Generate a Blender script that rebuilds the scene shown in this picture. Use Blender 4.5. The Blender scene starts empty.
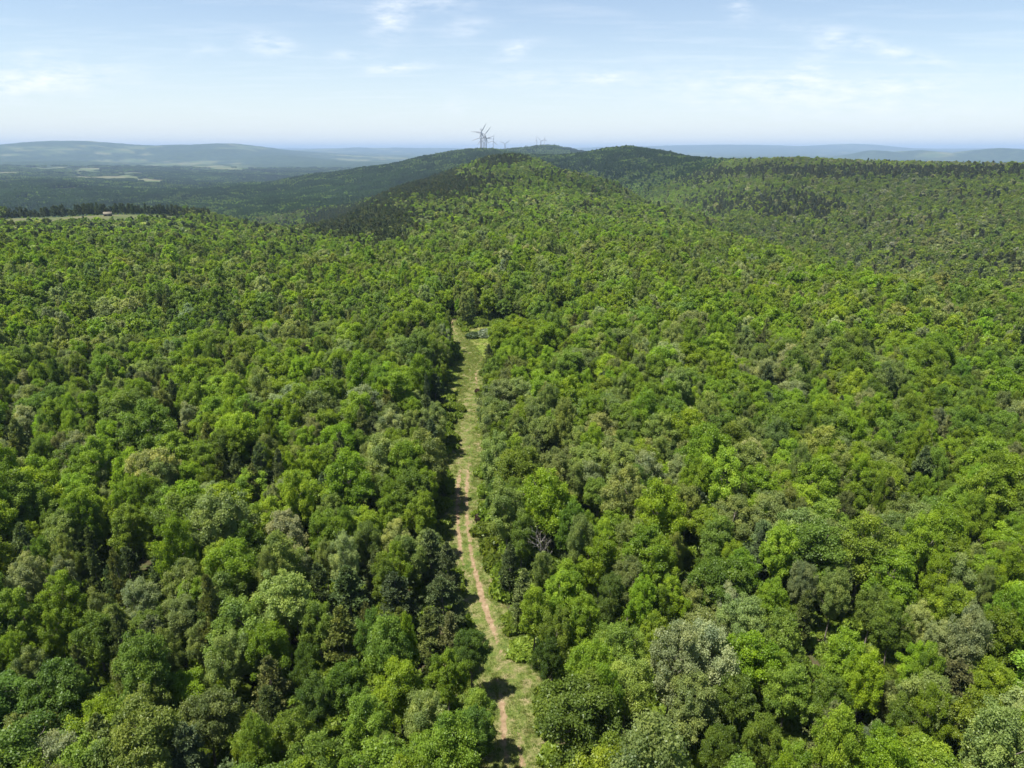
import bpy, math, random
import numpy as np
from mathutils import Vector, Matrix

rng = np.random.default_rng(7)
random.seed(7)
scene = bpy.context.scene
C = scene.collection
W, H, F = 1024.0, 768.0, 683.0
CAM_Z = 60.0
PITCH = math.atan(234.0 / F)          # camera looks down this much; the horizon falls at row 150
SUN_EL = math.radians(67)
SUN_AZ = math.radians(-112)            # measured from the view direction, negative = to the left

cp, sp = math.cos(PITCH), math.sin(PITCH)

# ---------------------------------------------------------------- camera mathematics (used to read places off the photograph)
def ray(sx, sy):
    a = (sx - W / 2) / F
    b = (H / 2 - sy) / F
    return np.array([a, cp + b * sp, -sp + b * cp])

def project(x, y, z):
    dz = z - CAM_Z
    d = y * cp - dz * sp
    u = y * sp + dz * cp
    d = np.where(d > 0.1, d, 0.1)
    return W / 2 + F * x / d, H / 2 - F * u / d, d

def on_plane(sx, sy, z=0.0):
    r = ray(sx, sy)
    t = (z - CAM_Z) / r[2]
    return r[0] * t, r[1] * t

# ---------------------------------------------------------------- noise
def _hash(ix, iy, seed):
    n = (ix.astype(np.int64) * 374761393 + iy.astype(np.int64) * 668265263 + seed * 974634721) & 0xffffffff
    n = ((n ^ (n >> 13)) * 1274126177) & 0xffffffff
    n = (n ^ (n >> 16)) & 0xffffffff
    return n / 4294967295.0

def vnoise(x, y, scale, seed=0):
    x = np.asarray(x, float) / scale; y = np.asarray(y, float) / scale
    ix = np.floor(x); iy = np.floor(y)
    fx = x - ix; fy = y - iy
    fx = fx * fx * (3 - 2 * fx); fy = fy * fy * (3 - 2 * fy)
    ix = ix.astype(np.int64); iy = iy.astype(np.int64)
    a = _hash(ix, iy, seed); b = _hash(ix + 1, iy, seed)
    c = _hash(ix, iy + 1, seed); d = _hash(ix + 1, iy + 1, seed)
    return (a * (1 - fx) + b * fx) * (1 - fy) + (c * (1 - fx) + d * fx) * fy      # 0..1

def fnoise(x, y, scale, octaves=4, seed=0):
    s = 0.0; amp = 1.0; tot = 0.0
    for o in range(octaves):
        s = s + amp * (vnoise(x, y, scale / 2 ** o, seed + 17 * o) - 0.5)
        tot += amp; amp *= 0.5
    return s / tot * 2                                                              # about -1..1

def smooth(e0, e1, v):
    t = np.clip((v - e0) / (e1 - e0), 0, 1)
    return t * t * (3 - 2 * t)

# ---------------------------------------------------------------- the terrain: surveyed points (column, distance, row or height)
CAN = 10.5
cps = []
def cpx(sx, D, sy, trees=True):
    r = ray(sx, sy); h = math.hypot(r[0], r[1])
    z = CAM_Z + r[2] * D / h - (CAN if trees else 0)
    cps.append((math.atan2(r[0], r[1]), D, z))
def cpz(sx, D, z):
    r = ray(sx, 300)
    cps.append((math.atan2(r[0], r[1]), D, z))
for s in (-60, 150, 330, 500, 680, 860, 1080):
    for D in (60, 130, 230):
        cpz(s, D, 0)
for s, rows in {
    -250: [(400, 256), (700, 232), (950, 226)],
    0: [(400, 253), (600, 232), (750, 225)],
    100: [(400, 253), (600, 233), (750, 223)],
    200: [(400, 253), (600, 234), (750, 223), (900, 214), (1050, 210)],
    300: [(350, 262), (550, 243), (750, 230), (850, 227), (1800, 204), (2400, 190), (2900, 178)],
    380: [(350, 257), (500, 243), (700, 226), (950, 204), (1250, 193), (2900, 164.5)],
    440: [(350, 252), (600, 222), (900, 197), (1250, 176), (2900, 155)],
    500: [(350, 250), (600, 214), (900, 186), (1150, 169), (1400, 156.8)],
    480: [(3000, 149.2)],
    540: [(900, 188), (1280, 161), (3000, 156)],
    572: [(350, 250), (600, 219), (900, 193), (1200, 173)],
    622: [(350, 252), (600, 226), (900, 203), (1100, 188), (2300, 147)],
    590: [(2300, 152.5)],
    680: [(400, 247), (600, 230), (850, 211), (1500, 188), (2000, 158)],
    740: [(400, 253), (600, 240), (1000, 216), (1300, 184), (1700, 157.5)],
    814: [(350, 265), (450, 256), (780, 242), (1080, 196), (1500, 160.5)],
    915: [(300, 284), (850, 222), (1150, 188), (1500, 162.5)],
    1024: [(300, 292), (650, 246), (900, 204), (1350, 166.5)],
    1250: [(300, 286), (420, 266), (600, 243), (900, 204), (1350, 168)],
}.items():
    for D, sy in rows:
        cpx(s, D, sy)
for s, rows in {                                    # bare ground
    0: [(900, 222), (1050, 223)], 100: [(850, 219), (1000, 212.5)],
    -250: [(3000, 190), (7500, 166), (14000, 146)],
    0.1: [(3000, 190), (5000, 176), (7500, 166), (10000, 161), (14000, 145)],
    66: [(14000, 141.5)], 130: [(3000, 190), (5000, 177), (7500, 167), (10000, 162), (14000, 144.5)],
    180: [(14000, 146.5)], 228: [(13500, 143.5), (5000, 177), (7500, 168), (10000, 162)],
    268: [(13500, 148)], 320: [(12000, 157), (6000, 172), (9000, 164)],
    400: [(6000, 172), (9000, 163), (13000, 157)],
    543: [(4800, 147.0)], 512: [(4800, 150.5)],
    860: [(12000, 159)], 940: [(12000, 159)], 1010: [(12500, 159)],
    1200: [(12500, 158)], 700: [(9000, 159)], 800: [(9000, 160)],
}.items():
    for D, sy in rows:
        cpx(s, D, sy, False)
for s, D, z in ((0, 1600, -120), (-250, 1600, -110), (100, 1600, -115), (200, 1700, -115), (300, 1200, -95), (250, 4200, -120),
                (340, 4200, -130), (400, 1900, -70), (450, 1900, -40), (500, 1900, -8), (560, 1800, -30), (622, 1500, -60),
                (680, 1100, -62), (740, 790, -62), (814, 600, -50), (900, 480, -50), (1000, 450, -48), (622, 3600, -90), (700, 3000, -80), (814, 2300, -60), (915, 2300, -70),
                (1024, 2200, -70), (1250, 2200, -70), (850, 5000, -130), (1100, 5000, -130), (700, 5000, -120), (560, 6500, -60)):
    cpz(s, D, z)
for s in (-250, 0, 200, 400, 560, 700, 860, 1024, 1250):
    cpx(s, 20000, 153.5, False)
    cpx(s, 29000, 149.3, False)
for th in (-75, -110, -150, 180, 150, 110, 75):
    for D, z in ((60, 0), (300, -3), (800, -30), (2500, -90), (8000, -100), (28000, 30)):
        cps.append((math.radians(th), D, z))
cps = np.array(cps)
def feat(th, D):
    return np.stack([2.0 * np.sin(th), 2.0 * np.cos(th), np.log(D)], -1)
P0 = feat(cps[:, 0], cps[:, 1])
def kern(A, B):
    d2 = ((A[:, None, :] - B[None, :, :]) ** 2).sum(-1)
    return np.sqrt(d2 + 0.09 ** 2)
K = kern(P0, P0)
n0 = len(P0)
A = np.zeros((n0 + 1, n0 + 1)); A[:n0, :n0] = K; A[n0, :n0] = 1; A[:n0, n0] = 1
wts = np.linalg.solve(A, np.append(cps[:, 2], 0))

PEAKS = [(874, 12500, 105, 330), (912, 12800, 75, 300), (940, 12500, 55, 380), (968, 13200, 85, 330), (1004, 12600, 90, 350), (1050, 12600, 60, 600), (852, 13500, 35, 500),
         (20, 12500, 25, 900), (110, 10500, -25, 500), (170, 12500, 20, 500), (228, 11500, 35, 380), (285, 10500, 45, 420), (330, 9500, 25, 420), (60, 9000, 30, 600), (200, 8600, 28, 500), (750, 24000, 160, 2500), (855, 26000, 170, 1500), (620, 25000, 120, 2500), (420, 24000, 110, 2200), (350, 21000, 90, 1500)]
def height(x, y):
    x = np.atleast_1d(np.asarray(x, float)); y = np.atleast_1d(np.asarray(y, float))
    sh = x.shape; x = x.ravel(); y = y.ravel()
    D = np.maximum(np.hypot(x, y), 8.0); th = np.arctan2(x, y)
    out = np.empty_like(x)
    for i in range(0, len(x), 20000):
        s = slice(i, i + 20000)
        out[s] = kern(feat(th[s], D[s]), P0) @ wts[:n0] + wts[n0]
    out *= smooth(140, 260, D)
    out += fnoise(x, y, 90, 3, 3) * 1.3 * smooth(120, 400, D)
    g_ = 1 - np.abs(fnoise(x, y, 330, 3, 15)) * 2
    out += (g_ - 0.6) * 7 * smooth(450, 1100, D) * (1 + smooth(1800, 3500, D))
    out += fnoise(x, y, 700, 4, 5) * (9 * smooth(1500, 3500, D) + 14 * smooth(5000, 12000, D))
    out += fnoise(x, y, 3500, 4, 9) * 55 * smooth(15000, 26000, D)
    for sx_, D_, hh_, w_ in PEAKS:
        t_ = math.atan2((sx_ - W / 2) / F, cp + 0.34 * sp)
        px_, py_ = D_ * math.sin(t_), D_ * math.cos(t_)
        out += hh_ * np.exp(-((x - px_) / w_) ** 2 - ((y - py_) / (w_ * 1.6)) ** 2)
    return out.reshape(sh)
def h1(x, y):
    return float(height([x], [y])[0])

def at_pixel(sx, sy, lo=30, hi=30000, offset=0.0):
    """The nearest place on the ground (or at a canopy height above it) seen at a pixel."""
    r = ray(sx, sy); hh = math.hypot(r[0], r[1])
    D = np.geomspace(lo, hi, 1500)
    x = r[0] / hh * D; y = r[1] / hh * D; z = CAM_Z + r[2] / hh * D
    k = np.argmax(z <= height(x, y) + offset)
    return x[k], y[k]

# ---------------------------------------------------------------- material helpers
def new_mat(name):
    m = bpy.data.materials.new(name); m.use_nodes = True
    m.node_tree.nodes.clear()
    return m, m.node_tree
def nd(nt, t, **kw):
    n = nt.nodes.new(t)
    for k, v in kw.items():
        if k in ('loc',): continue
        try: setattr(n, k, v)
        except Exception: n.inputs[k].default_value = v
    return n
def ramp(nt, fac, stops):
    r = nt.nodes.new('ShaderNodeValToRGB')
    e = r.color_ramp.elements
    while len(e) < len(stops): e.new(0.5)
    for i, (p, c) in enumerate(stops):
        e[i].position = p; e[i].color = (c[0], c[1], c[2], 1)
    nt.links.new(fac, r.inputs[0])
    return r.outputs[0]
def noise(nt, vec, scale, detail=4, rough=0.55):
    n = nt.nodes.new('ShaderNodeTexNoise')
    n.inputs['Scale'].default_value = scale; n.inputs['Detail'].default_value = detail; n.inputs['Roughness'].default_value = rough
    if vec is not None: nt.links.new(vec, n.inputs['Vector'])
    return n.outputs[0]
def mth(nt, op, a, b=None, clamp=False):
    n = nt.nodes.new('ShaderNodeMath'); n.operation = op; n.use_clamp = clamp
    for i, v in enumerate((a, b)):
        if v is None: continue
        if hasattr(v, 'is_linked'): nt.links.new(v, n.inputs[i])
        else: n.inputs[i].default_value = v
    return n.outputs[0]
def mixc(nt, fac, a, b, bt='MIX'):
    n = nt.nodes.new('ShaderNodeMix'); n.data_type = 'RGBA'; n.blend_type = bt
    for sock, v in ((n.inputs[0], fac), (n.inputs[6], a), (n.inputs[7], b)):
        if hasattr(v, 'is_linked'): nt.links.new(v, sock)
        elif isinstance(v, (int, float)): sock.default_value = v
        else: sock.default_value = (v[0], v[1], v[2], 1)
    return n.outputs[2]
def attr(nt, name, typ='GEOMETRY'):
    n = nt.nodes.new('ShaderNodeAttribute'); n.attribute_name = name; n.attribute_type = typ
    return n
def simple(name, col, rough=0.8, var=0.25, scale=3.0):
    m, nt = new_mat(name)
    tc = nd(nt, 'ShaderNodeTexCoord')
    f = noise(nt, tc.outputs['Object'], scale)
    c = ramp(nt, f, [(0.3, [k * (1 - var) for k in col]), (0.7, [min(1, k * (1 + var)) for k in col])])
    b = nd(nt, 'ShaderNodeBsdfPrincipled'); nt.links.new(c, b.inputs['Base Color']); b.inputs['Roughness'].default_value = rough
    o = nd(nt, 'ShaderNodeOutputMaterial'); nt.links.new(b.outputs[0], o.inputs[0])
    return m

def leaf_material(name, trans=0.5, gloss=0.015):
    m, nt = new_mat(name)
    col = attr(nt, 'leafcol', 'INSTANCER').outputs['Color']
    v = attr(nt, 'v', 'GEOMETRY').outputs['Fac']           # how light or yellow this spray of leaves is
    k = attr(nt, 'kc', 'GEOMETRY').outputs['Color']        # colour of the kind inside a grove, white otherwise
    c = mixc(nt, 1.0, col, k, 'MULTIPLY')
    f = ramp(nt, v, [(0.0, (0.62, 0.70, 0.75)), (0.5, (0.98, 1.0, 0.95)), (1.0, (1.42, 1.32, 1.15))])
    c = mixc(nt, 1.0, c, f, 'MULTIPLY')
    d = nd(nt, 'ShaderNodeBsdfDiffuse'); nt.links.new(c, d.inputs['Color'])
    t = nd(nt, 'ShaderNodeBsdfTranslucent')
    ct = mixc(nt, 1.0, c, (1.25, 1.3, 0.55), 'MULTIPLY'); nt.links.new(ct, t.inputs['Color'])
    g = nd(nt, 'ShaderNodeBsdfGlossy'); g.inputs['Roughness'].default_value = 0.45; g.inputs['Color'].default_value = (0.8, 0.85, 0.8, 1)
    m1 = nd(nt, 'ShaderNodeMixShader'); m1.inputs[0].default_value = trans
    nt.links.new(d.outputs[0], m1.inputs[1]); nt.links.new(t.outputs[0], m1.inputs[2])
    m2 = nd(nt, 'ShaderNodeMixShader'); m2.inputs[0].default_value = gloss
    nt.links.new(m1.outputs[0], m2.inputs[1]); nt.links.new(g.outputs[0], m2.inputs[2])
    o = nd(nt, 'ShaderNodeOutputMaterial'); nt.links.new(m2.outputs[0], o.inputs[0])
    return m
M_LEAF = leaf_material('leaves')
M_NEEDLE = leaf_material('needles', 0.25, 0.01)
M_BARK = simple('bark', (0.17, 0.145, 0.12), 0.9, 0.35, 4)
M_DEAD = simple('weathered_wood', (0.30, 0.28, 0.25), 0.9, 0.25, 4)

# ---------------------------------------------------------------- mesh builders
class MB:
    """Collects quads and triangles with a per-face value."""
    def __init__(s): s.v = []; s.f = []; s.n = 0; s.a = []; s.k = []; s.m = []
    def add(s, v, f, a=0.5, k=(1, 1, 1), m=0):
        v = np.asarray(v, float).reshape(-1, 3); f = np.asarray(f, int)
        if f.shape[1] == 3: f = np.concatenate([f, -np.ones((len(f), 1), int)], 1)
        g = np.where(f >= 0, f + s.n, -1)
        s.v.append(v); s.f.append(g); s.n += len(v)
        s.a.append(np.broadcast_to(np.asarray(a, float), (len(f),)).copy())
        s.k.append(np.broadcast_to(np.asarray(k, float), (len(f), 3)).copy())
        s.m.append(np.full(len(f), m))
        return s
    def mesh(s, name, mats, smooth_=False):
        v = np.concatenate(s.v); f = np.concatenate(s.f); a = np.concatenate(s.a); k = np.concatenate(s.k); mi = np.concatenate(s.m)
        me = bpy.data.meshes.new(name)
        cnt = (f >= 0).sum(1); li = f[f >= 0]
        me.vertices.add(len(v)); me.vertices.foreach_set('co', v.ravel().astype(np.float32))
        me.loops.add(len(li)); me.loops.foreach_set('vertex_index', li.astype(np.int32))
        me.polygons.add(len(f)); st = np.concatenate([[0], np.cumsum(cnt)[:-1]])
        me.polygons.foreach_set('loop_start', st.astype(np.int32)); me.polygons.foreach_set('loop_total', cnt.astype(np.int32))
        me.polygons.foreach_set('material_index', mi.astype(np.int32))
        if smooth_: me.polygons.foreach_set('use_smooth', np.ones(len(f), bool))
        me.update(calc_edges=True)
        at = me.attributes.new('v', 'FLOAT', 'FACE'); at.data.foreach_set('value', a.astype(np.float32))
        at = me.attributes.new('kc', 'FLOAT_COLOR', 'FACE'); at.data.foreach_set('color', np.concatenate([k, np.ones((len(k), 1))], 1).ravel().astype(np.float32))
        for m in mats: me.materials.append(m)
        return me

def unit(v):
    return v / np.maximum(np.linalg.norm(v, axis=-1, keepdims=True), 1e-9)

def quads(mb, c, nrm, size, aspect, r, a, k=(1, 1, 1), axis=None):
    """Small irregular four-cornered leaf sprays at c facing nrm."""
    n = len(c)
    if axis is None: axis = r.normal(size=(n, 3))
    t = unit(np.cross(nrm, axis)); b = unit(np.cross(nrm, t))
    size = np.broadcast_to(size, (n,))[:, None]
    L = size * r.uniform(0.75, 1.3, (n, 1)); Wd = size * aspect * r.uniform(0.7, 1.3, (n, 1))
    j = lambda: r.uniform(-0.25, 0.25, (n, 1))
    bend = nrm * size * 0.25
    v = np.stack([c + b * L, c + t * Wd + b * L * j() - bend, c - b * L, c - t * Wd + b * L * j() - bend], 1)
    f = np.arange(4 * n).reshape(n, 4)
    mb.add(v.reshape(-1, 3), f, a, k)

def tube(mb, pts, rad, sides=6, m=0):
    pts = np.asarray(pts, float); n = len(pts)
    rad = np.asarray(rad, float)
    tg = unit(np.gradient(pts, axis=0))
    up = np.where(np.abs(tg[:, 2:3]) > 0.9, np.array([[1.0, 0, 0]]), np.array([[0, 0, 1.0]]))
    s = unit(np.cross(tg, up)); q = np.cross(tg, s)
    an = np.arange(sides) * 2 * math.pi / sides
    v = pts[:, None] + rad[:, None, None] * (s[:, None] * np.cos(an)[None, :, None] + q[:, None] * np.sin(an)[None, :, None])
    f = []
    for i in range(n - 1):
        for j in range(sides):
            k = (j + 1) % sides
            f.append((i * sides + j, i * sides + k, (i + 1) * sides + k, (i + 1) * sides + j))
    mb.add(v.reshape(-1, 3), f, 0.5, (1, 1, 1), m)

def limb(p0, p1, r, sag=0.3, n=5):
    t = np.linspace(0, 1, n)[:, None]
    L = np.linalg.norm(np.array(p1) - np.array(p0))
    pts = np.array(p0) * (1 - t) + np.array(p1) * t
    pts[1:-1] += r.normal(size=(n - 2, 3)) * L * 0.04
    pts[:, 2] += np.sin(t[:, 0] * math.pi) * -sag * L * 0.12
    return pts

# broadleaf tree of unit crown radius about 4 m, 12 m high
def broadleaf(seed, nleaf, size, nclump=34, trunk=True, style=0):
    r = np.random.default_rng(seed)
    R = 4.0
    zc = 7.4 + r.uniform(-0.5, 0.6); hz = r.uniform(3.7, 5.0)
    # uneven plan outline
    ph = r.uniform(0, 6.28, 4); am = r.uniform(0.08, 0.22, 4)
    def plan(th): return 1 + sum(am[i] * np.sin((i + 2) * th + ph[i]) for i in range(4))
    cl = []
    while len(cl) < nclump:
        d = unit(r.normal(size=3)); 
        if d[2] < -0.6: continue
        q = r.uniform(0.35, 1.0) ** 0.5 * r.uniform(0.9, 1.06)
        th = math.atan2(d[1], d[0])
        c = np.array([d[0] * R * q * plan(th) * 0.86, d[1] * R * q * plan(th) * 0.86, zc + d[2] * hz * q * 0.9])
        if style == 1: c[2] += 0.3 * R * (1 - math.hypot(d[0], d[1]))
        rad = r.uniform(0.42, 0.98) if nclump > 24 else r.uniform(0.7, 1.35)
        if any(np.linalg.norm(c - o[0]) < 0.5 * (rad + o[1]) for o in cl) and r.random() < 0.85: continue
        cl.append((c, rad))
    mb = MB()
    w = np.array([c[1] ** 2 for c in cl]); w /= w.sum()
    cnts = np.maximum(3, (w * nleaf).astype(int))
    ctr = np.array([0, 0, zc - 1.0])
    for (c, rad), n in zip(cl, cnts):
        d = unit(r.normal(size=(n, 3)) + unit(c - ctr) * 0.55 + np.array([0, 0, 0.35]))
        # twigs: second level lumps on the clump
        nt_ = max(5, int(9 * rad)); tw = unit(r.normal(size=(nt_, 3)) + np.array([0, 0, 0.3]))
        near = (d @ tw.T).max(1)
        q = 0.58 + 0.45 * near ** 4 + r.normal(size=n) * 0.25
        p = c + d * (rad * q)[:, None] * np.array([1.08, 1.08, 0.82])
        nr = unit(d * 0.55 + r.normal(size=(n, 3)) * 0.6 + np.array([0, 0, 0.55]))
        base = r.normal() * 0.19
        a = np.clip(0.5 + base + r.normal(size=n) * 0.11, 0, 1)
        quads(mb, p, nr, size, 0.62, r, a)
    # loose interior leaves so that the crown is not hollow
    n = nleaf // 8
    d = unit(r.normal(size=(n, 3))); q = r.uniform(0.2, 0.75, (n, 1))
    p = ctr + d * q * np.array([R * 0.8, R * 0.8, hz * 0.8])
    quads(mb, p, unit(r.normal(size=(n, 3))), size * 1.1, 0.65, r, np.clip(r.normal(0.4, 0.15, n), 0, 1))
    crown = mb
    tb = MB()
    if trunk:
        fork = 3.2 + r.uniform(0, 1.2)
        top = np.array([r.normal() * 0.3, r.normal() * 0.3, zc + 1.2])
        pts = np.array([[0, 0, -0.6], [0.03, 0, 0.4], [0.05, 0.05, fork], [top[0] * .6, top[1] * .6, (fork + top[2]) / 2], top])
        tube(tb, pts, [0.30, 0.23, 0.17, 0.11, 0.04], 7)
        for (c, rad) in cl[:22]:
            z0 = np.clip(c[2] - 2.2, fork * 0.8, top[2] - 0.5)
            tq = (z0 - fork) / (top[2] - fork)
            p0 = np.array([top[0] * max(0, tq), top[1] * max(0, tq), z0])
            tube(tb, limb(p0, c, r), np.linspace(0.08, 0.018, 5), 4)
    return crown, tb

def conifer(seed, ntuft, blades, L, trunk=True, wide=1.0, Hh=12.0):
    """Irregular pine or cedar, spire of whorled boughs with tufts of needles."""
    r = np.random.default_rng(seed)
    mb = MB(); tb = MB()
    if trunk:
        tube(tb, [[0, 0, -0.6], [0, 0, 1], [0.08, 0, Hh * 0.5], [0, 0, Hh * 0.98]], [0.24, 0.19, 0.11, 0.02], 6)
    cs = []; vs = []; ds = []
    nb = 70
    for i in range(nb):
        t = r.uniform(0, 1) ** 0.85
        z = 2.2 + (Hh - 2.2) * t
        rr = (2.45 * wide) * (1 - t) ** 0.72 * r.uniform(0.6, 1.12) * (0.55 + 0.45 * min(1, t * 5)) + 0.12
        th = r.uniform(0, 6.283)
        rise = r.uniform(-0.12, 0.28) + 0.35 * t
        end = np.array([math.cos(th) * rr, math.sin(th) * rr, z + rise * rr])
        st = np.array([0, 0, z - 0.15])
        if trunk and i % 2 == 0: tube(tb, np.stack([st, (st + end) / 2 + [0, 0, -0.08], end]), [0.045, 0.03, 0.01], 3)
        n = max(3, int(ntuft / nb * (0.4 + 1.4 * (1 - t))))
        q = r.uniform(0.25, 1.0, n) ** 0.7
        side = r.normal(size=(n, 3)) * np.array([0.33, 0.33, 0.14]) * (0.35 + q[:, None] * 0.65) * min(1.0, rr)
        c = st + (end - st) * q[:, None] + side
        cs.append(c); vs.append(np.full(n, np.clip(0.5 + r.normal() * 0.15, 0, 1)))
        ds.append(unit(unit(end - st)[None, :] * 0.7 + r.normal(size=(n, 3)) * 0.4 + [0, 0, 0.45]))
    c = np.concatenate(cs); v = np.concatenate(vs); dd = np.concatenate(ds)
    c = np.repeat(c, blades, 0); v = np.repeat(v, blades); dd = np.repeat(dd, blades, 0)
    n = len(c)
    dr = unit(dd + r.normal(size=(n, 3)) * 0.6)
    nr = unit(np.cross(dr, r.normal(size=(n, 3))))
    # quad long axis along dr
    t_ = unit(np.cross(nr, dr)); ln = (L * r.uniform(0.6, 1.2, n))[:, None]; wd = ln * 0.17
    q = np.stack([c, c + dr * ln * 0.5 + t_ * wd, c + dr * ln, c + dr * ln * 0.5 - t_ * wd], 1)
    mb.add(q.reshape(-1, 3), np.arange(4 * n).reshape(n, 4), np.clip(v + r.normal(size=n) * 0.12, 0, 1))
    return mb, tb

def bare(seed, leaves=500):
    """Leafless grey tree with forking limbs and a few leaves."""
    r = np.random.default_rng(seed)
    mb = MB(); tb = MB()
    tips = []
    def grow(p, d, L, rad, lev):
        e = p + d * L
        pts = limb(p, e, r, 0, 4)
        tube(tb, pts, np.linspace(rad, rad * 0.62, 4), 5 if lev < 2 else 3)
        if lev >= 5: tips.append(e); return
        for _ in range(3 if lev < 2 else 2):
            nd_ = unit(d + r.normal(size=3) * 0.5 + np.array([0, 0, 0.12]))
            grow(pts[r.integers(2, 4)], nd_, L * r.uniform(0.55, 0.8), rad * 0.62, lev + 1)
    grow(np.array([0, 0, -0.4]), np.array([0.03, 0, 1.0]), 4.4, 0.21, 0)
    tp = np.array(tips)
    c = tp[r.integers(0, len(tp), leaves)] + r.normal(size=(leaves, 3)) * 0.25
    quads(mb, c, unit(r.normal(size=(leaves, 3))), 0.16, 0.6, r, np.clip(r.normal(0.5, 0.2, leaves), 0, 1))
    return mb, tb

def shrub(seed, n=2600, size=0.16, flat=0.55):
    r = np.random.default_rng(seed)
    mb = MB(); tb = MB()
    for i in range(14):
        a = r.uniform(0, 6.28); q = r.uniform(0, 0.8)
        c = np.array([math.cos(a) * q, math.sin(a) * q, flat * r.uniform(0.35, 0.9) * (1 - 0.3 * q)])
        k = n // 14
        d = unit(r.normal(size=(k, 3)) + [0, 0, 0.4])
        p = c + d * (0.38 * r.uniform(0.7, 1.1, k))[:, None] * np.array([1, 1, 0.8])
        p[:, 2] = np.maximum(p[:, 2], 0.02)
        quads(mb, p, unit(d + r.normal(size=(k, 3)) * 0.6), size * 0.3, 0.6, r, np.clip(0.5 + r.normal() * 0.1 + r.normal(size=k) * 0.18, 0, 1))
        tube(tb, limb([0, 0, -0.1], c, r), np.linspace(0.03, 0.008, 5), 3)
    return mb, tb

def joined(crown, tb, name, leafm):
    m = MB(); 
    for src, mi in ((crown, 0), (tb, 1)):
        if not src.v: continue
        v = np.concatenate(src.v); f = np.concatenate(src.f)
        g = np.where(f >= 0, f + m.n, -1)
        m.v.append(v); m.f.append(g); m.n += len(v)
        m.a.append(np.concatenate(src.a)); m.k.append(np.concatenate(src.k)); m.m.append(np.full(len(f), mi))
    return m.mesh(name, [leafm, M_BARK])

# prototypes for the single near trees
NB, NC, ND = 9, 5, 2
near_broad = []
for i in range(NB):
    c, t = broadleaf(100 + i, 26000, 0.118, 84 + 6 * (i % 4), True, i % 2)
    near_broad.append((c, t))
near_con = [conifer(200 + i, 1900, 12, 0.38, True, (1.0, 1.25, 0.85, 1.1, 1.35)[i]) for i in range(NC)]
near_dead = [bare(300 + i, (500, 150)[i]) for i in range(ND)]
mesh_broad = [(c.mesh('broadleaf_crown', [M_LEAF]), t.mesh('broadleaf_trunk', [M_BARK], True)) for c, t in near_broad]
mesh_con = [(c.mesh('conifer_crown', [M_NEEDLE]), t.mesh('conifer_trunk', [M_BARK], True)) for c, t in near_con]
mesh_dead = [(c.mesh('sparse_leaves', [M_LEAF]), t.mesh('bare_limbs', [M_DEAD], True)) for c, t in near_dead]

# prototypes for the forest mass
protos = []          # meshes; index ranges below
def reg(me): protos.append(me); return len(protos) - 1
IDX = {}
IDX['bn'] = [reg(joined(*near_broad[i], 'p', M_LEAF)) for i in range(NB)]
IDX['cn'] = [reg(joined(*near_con[i], 'p', M_NEEDLE)) for i in range(NC)]
IDX['bm'] = [reg(joined(*broadleaf(400 + i, 6000, 0.225, 60, True, i % 2), 'p', M_LEAF)) for i in range(8)]
IDX['cm'] = [reg(joined(*conifer(420 + i, 420, 6, 0.66, True, (1.0, 1.3, 0.9, 1.15)[i]), 'p', M_NEEDLE)) for i in range(4)]
IDX['bf'] = [reg(joined(*broadleaf(440 + i, 900, 0.5, 26, False, i % 2), 'p', M_LEAF)) for i in range(8)]
IDX['cf'] = [reg(joined(*conifer(460 + i, 160, 3, 1.3, False, (1.1, 1.4, 1.0, 1.25)[i]), 'p', M_NEEDLE)) for i in range(4)]
IDX['sh'] = [reg(joined(*shrub(480 + i, 1500, 0.75), 'p', M_LEAF)) for i in range(4)]

PAL = {
    'O': (0.182, 0.268, 0.020), 'M': (0.146, 0.218, 0.030), 'D': (0.104, 0.170, 0.026), 'Y': (0.190, 0.238, 0.062),
    'F': (0.255, 0.295, 0.125), 'P': (0.115, 0.150, 0.060), 'C': (0.155, 0.178, 0.056), 'B': (0.14, 0.15, 0.07),
}
def grove(seed, kind):
    """A 34 m patch of far canopy: about thirty crowns."""
    r = np.random.default_rng(seed); m = MB()
    src_b = [broadleaf(900 + i, 60, 1.5, 9, False, 0)[0] for i in range(3)]
    src_c = [conifer(950 + i, 30, 2, 2.6, False, 1.4)[0] for i in range(2)]
    s = 34 / 6.0
    for i in range(6):
        for j in range(6):
            x = (i + r.uniform(0, 1)) * s - 17; y = (j + r.uniform(0, 1)) * s - 17
            con = r.random() < (0.12, 0.85)[kind]
            src = (src_c if con else src_b)[r.integers(0, 2)]
            v = np.concatenate(src.v); f = np.concatenate(src.f); sc = r.uniform(0.75, 1.2)
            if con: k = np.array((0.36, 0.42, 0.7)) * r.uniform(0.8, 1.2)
            else: k = np.array((1.0, 1.0, 1.0)) * r.uniform(0.75, 1.2) * np.array((r.uniform(0.85, 1.15), 1, 1))
            a = r.uniform(0, 6.28); ca, sa = math.cos(a) * sc, math.sin(a) * sc
            v2 = np.stack([v[:, 0] * ca - v[:, 1] * sa + x, v[:, 0] * sa + v[:, 1] * ca + y, v[:, 2] * r.uniform(0.8, 1.1)], 1)
            m.add(v2, f, np.concatenate(src.a), k)
    return m.mesh('p', [M_LEAF])
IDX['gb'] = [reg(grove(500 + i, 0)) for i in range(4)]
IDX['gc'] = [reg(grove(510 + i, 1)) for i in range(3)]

# ---------------------------------------------------------------- tagging
def tag(o, label=None, cat=None, group=None, kind=None):
    if label: o['label'] = label
    if cat: o['category'] = cat
    if group: o['group'] = group
    if kind: o['kind'] = kind
    return o
def link(name, me, parent=None):
    o = bpy.data.objects.new(name, me); C.objects.link(o)
    if parent is not None: o.parent = parent
    return o
def empty(name, loc):
    o = bpy.data.objects.new(name, None); C.objects.link(o); o.location = loc; o.empty_display_size = 0.5
    return o

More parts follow.
